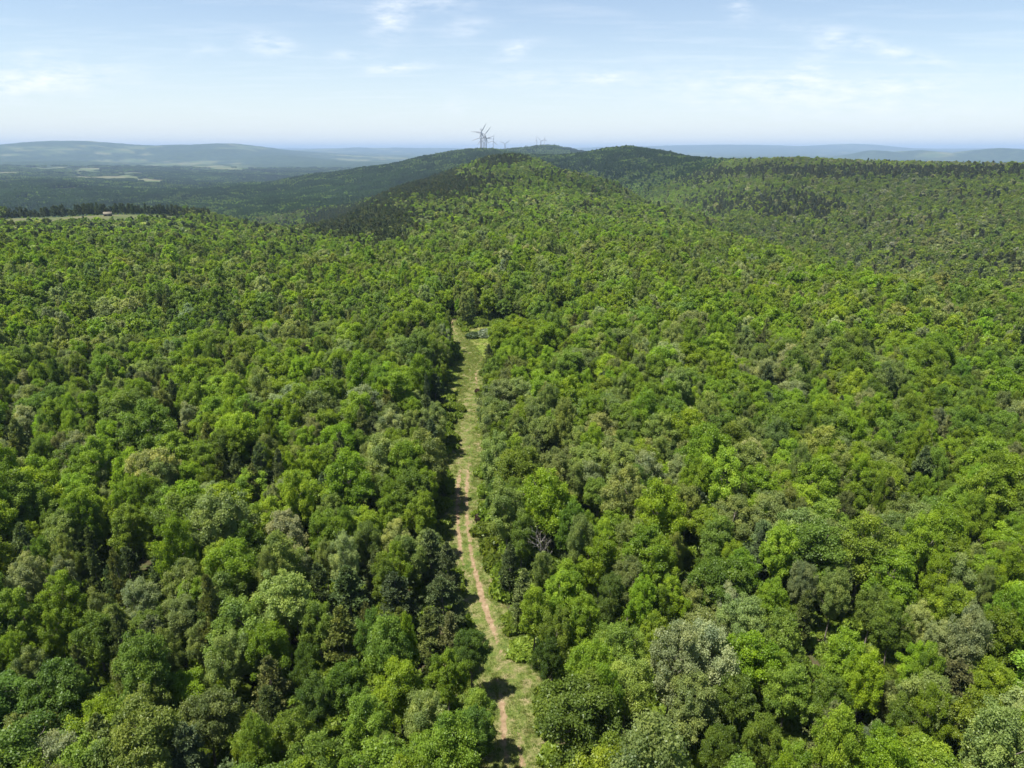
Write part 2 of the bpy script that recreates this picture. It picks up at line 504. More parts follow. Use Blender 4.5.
# ---------------------------------------------------------------- the track and the clearings (places)
trk_px = [(528, 860), (522, 800), (517, 768), (512, 735), (512, 705), (503, 672), (492, 640), (479, 605), (468, 560), (463, 520), (463, 490),
          (465, 470), (467, 440), (471, 410), (474, 388), (474, 370), (468, 356), (458, 342), (452, 330), (450, 322)]
trk = np.array([on_plane(*p) for p in trk_px])
def resample(p, step):
    d = np.r_[0, np.cumsum(np.hypot(*np.diff(p, axis=0).T))]
    n = int(d[-1] / step); t = np.linspace(0, d[-1], n)
    x = np.interp(t, d, p[:, 0]); y = np.interp(t, d, p[:, 1])
    for _ in range(10):
        x[1:-1] = (x[:-2] + 2 * x[1:-1] + x[2:]) / 4; y[1:-1] = (y[:-2] + 2 * y[1:-1] + y[2:]) / 4
    return np.stack([x, y], 1), t
trk, trk_s = resample(trk, 0.7)
TRK_HALF = 3.2
def track_dist(x, y):
    x = np.atleast_1d(x); y = np.atleast_1d(y); out = np.full(len(x), 1e9)
    near = (np.abs(x) < 60) & (y < 320) & (y > -10)
    if near.any():
        p = np.stack([x[near], y[near]], 1); q = trk[::3]
        best = np.full(len(p), 1e9)
        for i in range(0, len(p), 4000):
            d = np.hypot(p[i:i + 4000, None, 0] - q[None, :, 0], p[i:i + 4000, None, 1] - q[None, :, 1]).min(1)
            best[i:i + 4000] = d
        out[near] = best
    return out
# grassy clearings: centre, half-axes
c1 = on_plane(487, 341); c2 = on_plane(466, 350); c3 = on_plane(92, 309)
CLEAR = [(c1[0] - 1, 214.0, 9.0, 27.0), (c2[0], 180.0, 3.6, 22.0), (c3[0], c3[1] - 12, 8.0, 22.0), (c1[0] + 4, 217.0, 12.5, 22.0)]
def clearing(x, y, grow=0.0):
    m = np.full(np.shape(x), 9.0)
    for cx, cy, ax, ay in CLEAR:
        m = np.minimum(m, np.hypot((x - cx) / (ax + grow), (y - cy) / (ay + grow)))
    return m + 0.18 * fnoise(x, y, 9, 3, 44)
# hilltop pasture far to the left, with the small house
def hilltop(x, y, trees=False):
    sx, sy, d = project(x, y, height(x, y))
    D = np.hypot(x, y)
    top = 212.5 + 0.0022 * (sx - 110) ** 2 * np.where(sx < 110, 0.34, 0.6)
    m = (D > 760) & (D < 1100) & (sx > -260) & (sx < 215)
    if trees: return m & (sy > top - 1.5) & (sy < 231 + np.where(sx < 60, (60 - sx) * 0.06, 0) - np.where(sx > 120, (sx - 120) * 0.09, 0))
    return m & (sy > top - 1.5) & (sy < 226 + np.where(sx < 60, (60 - sx) * 0.06, 0) - np.where(sx > 120, (sx - 120) * 0.045, 0))
# pasture patches in the valley, as (column, row, half-width, half-height)
FIELDS = [(134, 161, 26, 1.6), (218, 169.5, 42, 3.0), (84, 171.5, 22, 2.6), (128, 173.5, 16, 2.0), (150, 181, 13, 2.2), (5, 184, 14, 3.5),
          (62, 148, 26, 2.4), (15, 147.5, 18, 1.6), (245, 179, 10, 1.2), (200, 186, 36, 1.4), (20, 168, 20, 1.0), (340, 155.5, 25, 0.8), (388, 157.5, 12, .9), (70, 190, 18, 1.6),
          (270, 173, 14, 1.0), (30, 200, 14, 1.6), (-60, 172, 30, 3)]
def fields(x, y):
    z = height(x, y); sx, sy, d = project(x, y, z); D = np.hypot(x, y)
    wob = fnoise(x, y, 200, 4, 21) * 1.6 - 0.15
    m = np.zeros(x.shape)
    for cx, cy, ax, ay in FIELDS:
        m = np.maximum(m, 1.25 - np.hypot((sx - cx) / ax, (sy - cy) / ay) + wob)
    n = fnoise(x, y, 620, 5, 31)
    m = np.maximum(m, (n - 0.25) * 5 * smooth(2200, 5000, D))
    return np.clip(m * 3, 0, 1) * (D > 1700) * (sx < 700) + np.clip((n - 0.3) * 8, 0, 1) * (D > 6000) * (sx >= 700)

# ---------------------------------------------------------------- ground
ang_f = np.radians(np.arange(-52, 52.001, 0.24))
ang_b = np.radians(np.concatenate([np.arange(54, 180, 3), np.arange(-180, -53.9, 3)]))
ang = np.concatenate([ang_f, ang_b]); na = len(ang)
ringD = np.concatenate([[2, 6, 12, 20, 30], np.geomspace(40, 38000, 620)])
nr = len(ringD)
gx = (np.sin(ang)[None, :] * ringD[:, None]); gy = (np.cos(ang)[None, :] * ringD[:, None])
gz = height(gx, gy)
gv = np.stack([gx.ravel(), gy.ravel(), gz.ravel()], 1)
ii, jj = np.meshgrid(np.arange(nr - 1), np.arange(na), indexing='ij'); j2 = (jj + 1) % na
gf = np.stack([ii * na + jj, ii * na + j2, (ii + 1) * na + j2, (ii + 1) * na + jj], -1).reshape(-1, 4)[:, ::-1]
mb = MB(); mb.add(gv, gf)
cen = len(gv)
mb.add([[0, 0, 0]], np.zeros((0, 4), int))
g_me = None
mb.v.append(np.zeros((0, 3)))
tri = np.array([[cen, (j + 1) % na, j] for j in range(na)])
mb.f.append(np.concatenate([tri, -np.ones((na, 1), int)], 1)); mb.a.append(np.full(na, .5)); mb.k.append(np.ones((na, 3))); mb.m.append(np.zeros(na, int))

M_GROUND, nt = new_mat('ground')
tc = nd(nt, 'ShaderNodeTexCoord'); OB = tc.outputs['Object']
fl = attr(nt, 'field').outputs['Fac']; far = attr(nt, 'far').outputs['Fac']; ht = attr(nt, 'pasture').outputs['Fac']
litter = ramp(nt, noise(nt, OB, 0.6, 6, 0.65), [(0.30, (0.028, 0.024, 0.014)), (0.5, (0.06, 0.052, 0.028)), (0.62, (0.045, 0.065, 0.018)), (0.8, (0.11, 0.09, 0.055))])
wood = ramp(nt, noise(nt, OB, 0.012, 8, 0.7), [(0.35, (0.010, 0.020, 0.012)), (0.5, (0.022, 0.038, 0.016)), (0.65, (0.045, 0.065, 0.022))])
fcol = ramp(nt, noise(nt, OB, 0.004, 5, 0.6), [(0.35, (0.04, 0.065, 0.022)), (0.5, (0.07, 0.09, 0.035)), (0.62, (0.12, 0.115, 0.06)), (0.75, (0.055, 0.075, 0.03))])
hcol = ramp(nt, noise(nt, OB, 0.05, 5, 0.6), [(0.3, (0.06, 0.085, 0.03)), (0.55, (0.095, 0.10, 0.05)), (0.75, (0.12, 0.11, 0.07))])
c = mixc(nt, far, litter, wood)
c = mixc(nt, fl, c, fcol)
c = mixc(nt, ht, c, hcol)
b = nd(nt, 'ShaderNodeBsdfDiffuse'); nt.links.new(c, b.inputs['Color'])
bn = nd(nt, 'ShaderNodeBump'); bn.inputs['Strength'].default_value = 0.6; bn.inputs['Distance'].default_value = 0.3
nt.links.new(noise(nt, OB, 1.2, 4), bn.inputs['Height']); nt.links.new(bn.outputs[0], b.inputs['Normal'])
o = nd(nt, 'ShaderNodeOutputMaterial'); nt.links.new(b.outputs[0], o.inputs[0])
g_me = mb.mesh('ground', [M_GROUND], True)
fvals = fields(gx.ravel(), gy.ravel()); dvals = smooth(6200, 7200, np.hypot(gx.ravel(), gy.ravel()))
pvals = hilltop(gx.ravel(), gy.ravel()).astype(float)
for nme, arr in (('field', fvals), ('far', dvals), ('pasture', pvals)):
    at = g_me.attributes.new(nme, 'FLOAT', 'POINT'); at.data.foreach_set('value', np.append(arr, [0] * (len(g_me.vertices) - len(arr))).astype(np.float32))
ground = link('ground', g_me); tag(ground, 'forest floor and hills rolling to the horizon', None, None, 'structure')

# grass clearing and verge sheets
M_GRASS, nt = new_mat('meadow_grass')
tc = nd(nt, 'ShaderNodeTexCoord'); OB = tc.outputs['Object']
gcol = ramp(nt, noise(nt, OB, 0.22, 6, 0.62), [(0.3, (0.085, 0.125, 0.02)), (0.5, (0.13, 0.165, 0.032)), (0.62, (0.165, 0.165, 0.06)), (0.75, (0.21, 0.18, 0.10))])
fine = ramp(nt, noise(nt, OB, 3.0, 4, 0.7), [(0.3, (0.65, 0.65, 0.6)), (0.7, (1.2, 1.2, 1.2))])
gcol = mixc(nt, 1.0, gcol, fine, 'MULTIPLY')
b = nd(nt, 'ShaderNodeBsdfDiffuse'); nt.links.new(gcol, b.inputs['Color'])
o = nd(nt, 'ShaderNodeOutputMaterial'); nt.links.new(b.outputs[0], o.inputs[0])
mb = MB()
for x0_, x1_, y0_, y1_ in ((-45, 40, 125, 262), (CLEAR[2][0] - 14, CLEAR[2][0] + 14, CLEAR[2][1] - 32, CLEAR[2][1] + 32)):
    X, Y = np.meshgrid(np.arange(x0_, x1_, 0.8), np.arange(y0_, y1_, 0.8), indexing='ij')
    m = clearing(X, Y) < 1.0
    Z = height(X, Y) + 0.03 + 0.012 * vnoise(X, Y, 2.0, 8)
    idx = np.arange(X.size).reshape(X.shape)
    q = (m[:-1, :-1] & m[1:, :-1] & m[1:, 1:] & m[:-1, 1:])
    f = np.stack([idx[:-1, :-1][q], idx[1:, :-1][q], idx[1:, 1:][q], idx[:-1, 1:][q]], 1)
    mb.add(np.stack([X.ravel(), Y.ravel(), Z.ravel()], 1), f)
o = link('meadow', mb.mesh('meadow', [M_GRASS], True)); tag(o, 'sunlit grassy clearings among the trees', None, None, 'structure')

tg = unit(np.gradient(trk, axis=0)); nrm2 = np.stack([tg[:, 1], -tg[:, 0]], 1)      # nrm2 points right of the walking direction
def strip(u0, u1, nu, lift, wob, seed):
    us = np.linspace(0, 1, nu)
    wl = u0 + wob * fnoise(trk_s, trk_s * 0 + 3, 4.0, 3, seed); wr = u1 + wob * fnoise(trk_s, trk_s * 0 + 9, 4.0, 3, seed + 1)
    U = wl[:, None] * (1 - us) + wr[:, None] * us
    X = trk[:, None, 0] + nrm2[:, None, 0] * U; Y = trk[:, None, 1] + nrm2[:, None, 1] * U
    return X, Y, U
X, Y, U = strip(-TRK_HALF - 0.6, TRK_HALF + 0.6, 22, 0, 1.2, 61)
rut = np.exp(-((U + 1.0) / 0.38) ** 2) + np.exp(-((U - 0.65) / 0.38) ** 2)
Z = height(X, Y) + 0.055 - 0.02 * rut + 0.012 * vnoise(X, Y, 1.0, 8)
idx = np.arange(X.size).reshape(X.shape)
f = np.stack([idx[:-1, :-1], idx[:-1, 1:], idx[1:, 1:], idx[1:, :-1]], -1).reshape(-1, 4)
mb = MB(); mb.add(np.stack([X.ravel(), Y.ravel(), Z.ravel()], 1), f)
M_TRACK, nt = new_mat('dirt_track')
tc = nd(nt, 'ShaderNodeTexCoord'); OB = tc.outputs['Object']
ua = attr(nt, 'u').outputs['Fac']; sa_ = attr(nt, 's').outputs['Fac']
dirt_k = attr(nt, 'dirt').outputs['Fac']
dirtc = ramp(nt, noise(nt, OB, 1.3, 5, 0.6), [(0.3, (0.13, 0.09, 0.052)), (0.55, (0.215, 0.155, 0.095)), (0.75, (0.29, 0.225, 0.15))])
g2 = ramp(nt, noise(nt, OB, 0.5, 6, 0.65), [(0.32, (0.055, 0.085, 0.018)), (0.46, (0.10, 0.12, 0.032)), (0.56, (0.14, 0.135, 0.055)), (0.68, (0.21, 0.165, 0.10))])
g2 = mixc(nt, 1.0, g2, ramp(nt, noise(nt, OB, 4.0, 4, 0.7), [(0.3, (0.5, 0.55, 0.5)), (0.7, (1.3, 1.3, 1.3))]), 'MULTIPLY')
w_ = mth(nt, 'MULTIPLY', mth(nt, 'SUBTRACT', noise(nt, OB, 0.8, 5, 0.7), 0.5), 1.7)
k_ = mth(nt, 'ADD', dirt_k, w_)
k_ = mth(nt, 'MULTIPLY', mth(nt, 'SUBTRACT', k_, 0.38), 4.0, True)
c = mixc(nt, k_, g2, dirtc)
b = nd(nt, 'ShaderNodeBsdfDiffuse'); nt.links.new(c, b.inputs['Color'])
o = nd(nt, 'ShaderNodeOutputMaterial'); nt.links.new(b.outputs[0], o.inputs[0])
me = mb.mesh('dirt_track', [M_TRACK], True)
# how worn the ruts are along the way (row of the photograph -> wear of left rut, right rut, whole width)
pr_y = project(trk[:, 0], trk[:, 1], np.zeros(len(trk)))[1]
def along(tab, rows):
    t = np.array(tab); return np.interp(rows, t[:, 0], t[:, 1])
kl = 0.8 * along([(320, 0.7), (350, .2), (372, 0.3), (400, .3), (460, .35), (480, .85), (540, 0.9), (565, .6), (590, 0.15), (640, .1), (690, 0.4), (705, 1.0), (745, 0.85), (768, .5), (900, .5)], pr_y)
kr = 0.8 * along([(320, 0.7), (350, .1), (380, 0.6), (400, .2), (460, .45), (480, .75), (540, 0.7), (590, 1.1), (625, 1.1), (645, .45), (690, 0.2), (735, .3), (768, .7), (900, .5)], pr_y)
kw = 0.6 * along([(320, 0.5), (345, .0), (375, 0.35), (400, .05), (460, .12), (495, .35), (515, .2), (560, 0.1), (600, .25), (630, .2), (660, 0.1), (720, .15), (900, .1)], pr_y)
dirt = kl[:, None] * np.exp(-((U + 1.0) / 0.42) ** 2) + kr[:, None] * np.exp(-((U - 0.65) / 0.42) ** 2) + kw[:, None] * np.exp(-(U / 1.9) ** 2)
at = me.attributes.new('dirt', 'FLOAT', 'POINT'); at.data.foreach_set('value', dirt.ravel().astype(np.float32))
o = link('dirt_track', me); tag(o, 'pale rutted dirt track through the forest', None, None, 'structure')

# ---------------------------------------------------------------- trees: those read off the photograph
HERO = """225 600 31 M;137 606 22 F;62 602 24 O;22 594 21 F;14 622 13 C;60 632 20 O;102 612 17 Y;58 690 36 D;135 668 25 Y;172 655 18 Y;105 735 34 O
147 715 26 Y;207 722 36 Y;22 745 28 Y;57 742 20 C;227 662 28 Y;255 745 20 O;10 655 20 O;32 672 20 Y;352 600 27 P;403 602 25 P;446 606 24 P;344 640 24 C
265 652 27 O;318 622 23 M;276 690 22 C;305 672 19 D;346 688 28 D;375 640 20 D;400 690 30 O;447 682 23 O;474 652 22 D;430 718 32 Y;365 732 32 M;288 748 30 M
318 705 24 D;486 712 22 M;474 742 24 D;390 762 18 Y;582 724 54 M;538 664 17 D;529 616 21 O;561 596 24 O;552 640 22 M;584 626 24 O;618 655 30 M
702 636 38 Y;744 628 28 Y;672 600 20 O;610 602 20 M;690 708 34 Y;742 700 29 M;650 748 25 O;720 752 25 M;782 640 28 M;786 688 28 M;772 598 20 O
806 616 15 C;842 660 27 O;832 698 26 M;872 608 20 M;892 628 20 M;938 642 21 F;916 668 19 O;955 616 24 O;1000 642 30 O;992 684 25 O;955 696 27 C
896 728 24 M;830 738 22 C;982 738 38 O;874 748 15 F;760 745 22 M;210 436 18 O;190 421 16 F;170 444 14 Y;108 432 11 P;146 438 10 P;130 466 13 P;152 478 13 P
226 412 11 P;212 500 21 F;247 522 20 F;205 468 19 O;165 514 24 M;131 532 24 M;76 496 21 O;108 510 15 F;50 452 16 O;30 582 20 F;95 548 12 P;60 540 12 P
166 556 12 P;130 570 13 P;96 574 13 P;112 590 12 P;220 572 26 O;272 418 19 O;265 440 18 M;327 428 20 O;356 446 19 M;392 422 16 Y;404 454 22 Y;440 462 15 Y
350 480 22 F;300 468 17 Y;386 494 17 M;424 490 16 O;336 518 23 M;286 540 27 F;238 545 17 F;370 528 22 O;342 556 15 P;400 546 20 F;430 556 19 P;456 570 17 P
320 592 18 P;270 578 20 F;305 574 16 F;556 500 24 C;600 430 23 Y;603 456 15 Y;566 466 17 Y;622 448 17 M;536 452 16 C;690 430 17 O;682 462 16 C
726 434 16 C;632 488 25 M;598 496 19 M;590 528 12 O;634 546 28 Y;545 548 18 B;572 578 22 O;630 582 22 Y;686 512 22 Y;712 540 22 M;742 572 22 O
520 540 19 M;506 570 16 P;516 500 18 M;796 450 17 O;820 476 16 Y;780 480 17 Y;850 500 22 O;880 460 18 M;926 454 15 C;998 478 18 P;942 474 14 C
830 530 18 C;880 560 18 F;950 560 24 O;1000 550 24 O;930 520 18 M;482 360 9 P;436 392 13 P;440 372 10 M;436 420 12 D;428 412 12 P;434 440 12 P;485 408 5 B
520 456 17 O;492 470 14 M;498 440 13 O;500 500 17 D;505 600 17 C;452 640 17 C;430 640 18 C;870 528 11 F;840 590 17 C;700 575 16 M;660 560 16 O"""
heroes = []
for tok in HERO.replace('\n', ';').split(';'):
    if not tok.strip(): continue
    a, b_, r_, k = tok.split(); heroes.append((float(a), float(b_), float(r_), k))

T = []        # x, y, R, Hscale, kind, hero
def canopy_z(kind, R): return (6.6 if kind in 'PC' else 7.2) 
for sx, sy, rp, k in heroes:
    zc = 7.4
    for _ in range(2):
        x, y = on_plane(sx, sy, zc)
        d = project(x, y, zc)[2]
        R = rp * d / F * 0.8
        hs = np.clip((0.60 + 0.11 * R), 0.75, 1.2)
        zc = (7.0 if k in 'PC' else 7.9) * hs
    td = track_dist(np.array([x]), np.array([y]))[0]
    if td < TRK_HALF + 0.55 * R:         # keep the trunk off the track: push it outward
        q = trk[np.argmin(np.hypot(trk[:, 0] - x, trk[:, 1] - y))]
        dv = unit(np.array([x, y]) - q); x, y = q + dv * (TRK_HALF + 0.55 * R)
    T.append([x, y, R, hs, k, 1])

ZONES = [  # dark conifer stands: column, row, half-width, half-height, strength
    (150, 440, 75, 38, .62), (140, 570, 70, 26, .55), (400, 590, 75, 45, .55), (362, 224, 72, 26, 1.0), (300, 205, 90, 14, .5), (110, 330, 60, 22, .3),
    (430, 395, 30, 60, .45), (415, 184, 85, 17, 1.0), (495, 159, 38, 7, .9), (770, 205, 80, 15, .65), (850, 172, 200, 7, .8), (640, 165, 60, 12, .5), (960, 196, 60, 10, .3), (60, 375, 90, 25, .25),
    (240, 335, 60, 20, .2), (560, 175, 30, 8, .3), (700, 175, 30, 12, .6), (100, 212, 120, 4, .9), (450, 235, 30, 15, .25), (380, 205, 40, 14, .8), (260, 190, 90, 5, .6), (560, 340, 60, 25, .15)]
def kinds_for(x, y, z):
    sx, sy, d = project(x, y, z + 8)
    pc = 0.07 + 0.16 * smooth(0.1, 0.6, fnoise(x, y, 55, 3, 71)) + 0.13 * (sx < 512)
    for cx, cy, ax, ay, s in ZONES:
        q = np.hypot((sx - cx) / ax, (sy - cy) / ay) + 0.35 * fnoise(x, y, 80, 3, 5)
        pc = np.maximum(pc, s * (1 - smooth(0.6, 1.15, q)))
    u = rng.random(len(x)); con = u < pc
    m = fnoise(x, y, 60, 4, 91) * 1.2 + rng.normal(size=len(x)) * 0.38
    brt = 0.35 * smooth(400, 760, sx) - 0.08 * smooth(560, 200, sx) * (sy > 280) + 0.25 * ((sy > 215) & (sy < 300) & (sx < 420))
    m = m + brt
    k = np.full(len(x), 'M')
    k[m > 0.12] = 'O'; k[m < -0.7] = 'D'
    u2 = rng.random(len(x)); flow = 0.07 + 0.09 * (sx < 420) * (sy > 380) + 0.03 * (sx > 700)*(sy < 300)
    k[u2 < np.clip(0.30 + 0.45 * fnoise(x, y, 45, 3, 133), 0.05, 0.7)] = 'Y'; k[u2 < flow * np.clip(0.8 + 2.2 * fnoise(x, y, 32, 3, 134), 0, 3)] = 'F'
    k[con] = np.where(rng.random(con.sum()) < 0.62, 'P', 'C')
    return k

def jitter_grid(s, r0, r1, half_deg, seed):
    r = np.random.default_rng(seed)
    xm = r1 * math.sin(math.radians(min(90, half_deg))) + s
    y0 = -r1 if half_deg > 90 else -10
    xs = np.arange(-xm, xm, s); ys = np.arange(y0, r1 + s, s * 0.88)
    X, Y = np.meshgrid(xs, ys, indexing='ij')
    X = X + (np.arange(len(ys)) % 2)[None, :] * s / 2
    X = X + r.uniform(-0.42, 0.42, X.shape) * s; Y = Y + r.uniform(-0.42, 0.42, Y.shape) * s
    X = X.ravel(); Y = Y.ravel(); D = np.hypot(X, Y); th = np.degrees(np.abs(np.arctan2(X, Y)))
    m = (D >= r0) & (D < r1) & (th < half_deg)
    return X[m], Y[m]
hx = np.array([t[0] for t in T]); hy = np.array([t[1] for t in T]); hR = np.array([t[2] for t in T])
heroD = np.hypot(hx, hy)
px_, py_ = [], []
for args in ((3.9, 0, 110, 181, 1), (3.9, 110, 330, 50, 2), (4.7, 330, 800, 48, 3), (6.3, 800, 1650, 47, 4)):
    a_, b_ = jitter_grid(*args); px_.append(a_); py_.append(b_)
X = np.concatenate(px_); Y = np.concatenate(py_)
D = np.hypot(X, Y)
R = np.clip(rng.lognormal(math.log(2.5), 0.30, len(X)), 1.2, 4.8) * (1 + 0.16 * smooth(330, 1000, D))
keep = np.ones(len(X), bool)
td = track_dist(X, Y); keep &= td > TRK_HALF + 0.5 * R + 0.9 * (X < np.interp(Y, trk[:, 1], trk[:, 0]))
keep &= clearing(X, Y, 1.0) > 1.05
nearm = D < 330
for i in range(len(hx)):
    d = np.hypot(X[nearm] - hx[i], Y[nearm] - hy[i])
    sub = keep[nearm]; sub &= d > 0.72 * (hR[i] + np.minimum(R[nearm], 2.6)) ; keep[nearm] = sub
keep &= ~hilltop(X, Y, True)
# a few natural gaps
keep &= ~((fnoise(X, Y, 38, 3, 55) > 0.66) & (rng.random(len(X)) < 0.6))
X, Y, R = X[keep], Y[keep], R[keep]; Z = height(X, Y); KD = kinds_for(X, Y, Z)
R = np.where(np.isin(KD, ['P', 'C']), np.minimum(R, 3.1) * (0.74 + 0.3 * smooth(350, 700, np.hypot(X, Y))), R)
HS = np.clip(0.66 + 0.11 * R + rng.normal(size=len(R)) * 0.14, 0.55, 1.4)
# the dark row of pines behind the hilltop pasture
rx, ry = [], []
for sx_ in np.arange(-260, 215, 1.15):
    top = 212.5 + 0.0022 * (sx_ - 110) ** 2 * (0.34 if sx_ < 110 else 0.6)
    for kk in range(2):
        if rng.random() < 0.42: continue
        r_ = ray(sx_ + rng.uniform(-.5, .5), 300); hh = math.hypot(r_[0], r_[1]); Dp = np.arange(820, 1150, 3.0)
        xx, yy = r_[0] / hh * Dp, r_[1] / hh * Dp
        gr_ = project(xx, yy, height(xx, yy))[1]; Dq = Dp[np.argmin(gr_)]
        Dq += 3 + kk * 7 + rng.uniform(-4, 9)
        rx.append(r_[0] / hh * Dq); ry.append(r_[1] / hh * Dq)
rx = np.array(rx); ry = np.array(ry)
X = np.append(X, rx); Y = np.append(Y, ry); R = np.append(R, np.full(len(rx), 2.6)); HS = np.append(HS, rng.uniform(0.5, 1.15, len(rx)) * (0.8 + 0.3 * vnoise(rx, ry, 40, 6)))
Z = np.append(Z, height(rx, ry)); KD = np.append(KD, np.full(len(rx), 'P'))
# everything in one table
X = np.append(hx, X); Y = np.append(hy, Y); R = np.append(hR, R); HS = np.append([t[3] for t in T], HS)
KD = np.append([t[4] for t in T], KD); Z = np.append(height(hx, hy), Z); HERO_ = np.append(np.ones(len(hx)), np.zeros(len(X) - len(hx)))
SX, SY, DP = project(X, Y, Z + 7.6 * HS)
RP = R / DP * F
inframe = (SX > -RP * 0.7) & (SX < W + RP * 0.7) & (SY > 140) & (SY < H + RP * 0.55)
con = np.isin(KD, ['P', 'C'])
order = np.argsort(np.where(inframe, DP - 400 * HERO_, 1e9))
nb = nc = 0; single = []
for i in order:
    if not inframe[i] or (DP[i] > 170 and not HERO_[i]): break
    if con[i]:
        nc += 1
        if nc > 110: continue
    else:
        nb += 1
        if nb > 290: continue
    single.append(i)
single = np.array(single); is_single = np.zeros(len(X), bool); is_single[single] = True
LEAN = rng.normal(size=(len(X), 2)) * 0.035
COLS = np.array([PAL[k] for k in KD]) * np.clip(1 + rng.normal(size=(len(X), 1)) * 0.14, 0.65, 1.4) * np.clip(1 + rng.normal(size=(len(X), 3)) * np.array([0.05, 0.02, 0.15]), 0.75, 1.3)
FOLD = lambda sx: 470 + 0.0 * sx
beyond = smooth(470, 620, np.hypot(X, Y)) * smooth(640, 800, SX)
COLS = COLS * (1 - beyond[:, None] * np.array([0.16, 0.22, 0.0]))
patch = fnoise(X, Y, 170, 4, 222)
COLS = COLS * (1 + 0.28 * patch * smooth(250, 500, np.hypot(X, Y)))[:, None]
DD_ = np.hypot(X, Y)
COLS = COLS * np.where(con, 1 - 0.42 * smooth(320, 520, DD_), 1.0)[:, None]            # conifer colour gets darker with distance
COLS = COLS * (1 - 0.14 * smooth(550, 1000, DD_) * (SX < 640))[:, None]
ROT = rng.uniform(0, 6.283, len(X))

# labels: kind and look, which side of the track, how far from it, how high in the picture
LOOK = {'O': 'bright yellow-green leafy tree', 'M': 'mid-green leafy tree', 'D': 'deep green leafy tree', 'Y': 'olive-green leafy tree',
        'F': 'pale cream-topped tree', 'P': 'dark grey-green pine', 'C': 'brownish-olive pine', 'B': 'grey leafless tree'}
ORD = ['first', 'second', 'third', 'fourth', 'fifth', 'sixth', 'seventh', 'eighth', 'ninth', 'tenth', 'eleventh', 'twelfth', 'thirteenth', 'fourteenth', 'fifteenth', 'sixteenth', 'seventeenth', 'eighteenth']
def track_col(row):
    a_, b_, _ = project(trk[:, 0], trk[:, 1], np.zeros(len(trk)))
    o_ = np.argsort(b_); return np.interp(row, b_[o_], a_[o_])
bins = {}
for i in single:
    side = 'left' if SX[i] < track_col(SY[i] + 25) else 'right'
    off = abs(SX[i] - track_col(SY[i] + 25))
    zone = 0 if off < 70 else (1 if off < 300 else 2)
    row = int(np.clip((H - SY[i]) // 56, 0, 9))
    bins.setdefault((KD[i], side, zone, row), []).append(i)
ROWN = ['at the bottom edge', 'just above the bottom edge', 'in the lower foreground', 'in the upper foreground', 'below mid-height', 'at mid-height',
        'above mid-height', 'far up the track', 'far up the track', 'far up the track']
LABEL = {}
for (k, side, zone, row), lst in bins.items():
    lst.sort(key=lambda i: SX[i])
    zn = ('by the %s track edge' % side, 'in %s forest' % side, 'near %s frame edge' % side)[zone]
    big = max(lst, key=lambda i: RP[i])
    for n_, i in enumerate(lst):
        pre = '' if len(lst) == 1 else ('' + ORD[min(n_, 17)] + ' from left: ')
        LABEL[i] = pre + LOOK[k] + ' ' + zn + ', ' + ROWN[row]
def make_tree(k, i):
    if k in 'PC': cm, tm = mesh_con[i % NC]; nm = 'pine_tree'
    elif k == 'B': cm, tm = mesh_dead[i % ND]; nm = 'bare_tree'
    else: cm, tm = mesh_broad[i % NB]; nm = 'broadleaf_tree'
    root = empty(nm, (0, 0, 0))
    link('crown', cm, root); link('trunk', tm, root)
    return root
master = {}
def child(root, prefix):
    return [c_ for c_ in root.children if c_.name.startswith(prefix)][0]
vcount = 0
for i in single:
    k = str(KD[i]); vcount += 1
    vi = int(rng.integers(0, 90))
    n_ = NC if k in 'PC' else (ND if k == 'B' else NB)
    key = ('con' if k in 'PC' else 'bare' if k == 'B' else 'leaf', vi % n_)
    if key not in master:
        root = make_tree(k, vi); master[key] = root
    else:
        src = master[key]; root = src.copy(); C.objects.link(root)
        for ch in list(src.children):
            c_ = ch.copy(); C.objects.link(c_); c_.parent = root
    base = 2.5 if k in 'PC' else (3.2 if k == 'B' else 4.0)
    s = R[i] / base
    root.location = (X[i], Y[i], Z[i]); root.rotation_euler = (LEAN[i, 0], LEAN[i, 1], ROT[i])
    root.scale = (s, s, HS[i])
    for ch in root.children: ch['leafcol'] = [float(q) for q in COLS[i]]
    tag(root, LABEL[i], 'tree', {'pine_tree': 'pines in the near forest', 'bare_tree': 'bare trees in the near forest'}.get(root.name.split('.')[0], 'leafy trees in the near forest'))

# ---------------------------------------------------------------- the rest of the forest as one mass
rest = ~is_single
px, py, pz = X[rest], Y[rest], Z[rest]; kk = KD[rest]; dd = np.hypot(px, py); cc = con[rest]
lod = np.where(dd < 210, 0, np.where(dd < 520, 1, 2))
pidx = np.zeros(len(px), int)
for cset, names in ((False, ('bn', 'bm', 'bf')), (True, ('cn', 'cm', 'cf'))):
    for l, nme in enumerate(names):
        m = (cc == cset) & (lod == l); ch = np.array(IDX[nme]); pidx[m] = ch[rng.integers(0, len(ch), m.sum())]
base = np.where(cc, 2.5, 4.0)
scl = np.stack([R[rest] / base, R[rest] / base, HS[rest]], 1)
rot = np.stack([LEAN[rest][:, 0], LEAN[rest][:, 1], ROT[rest]], 1)
col = COLS[rest]
parts = [(np.stack([px, py, pz - 0.2], 1), pidx, scl, rot, col)]
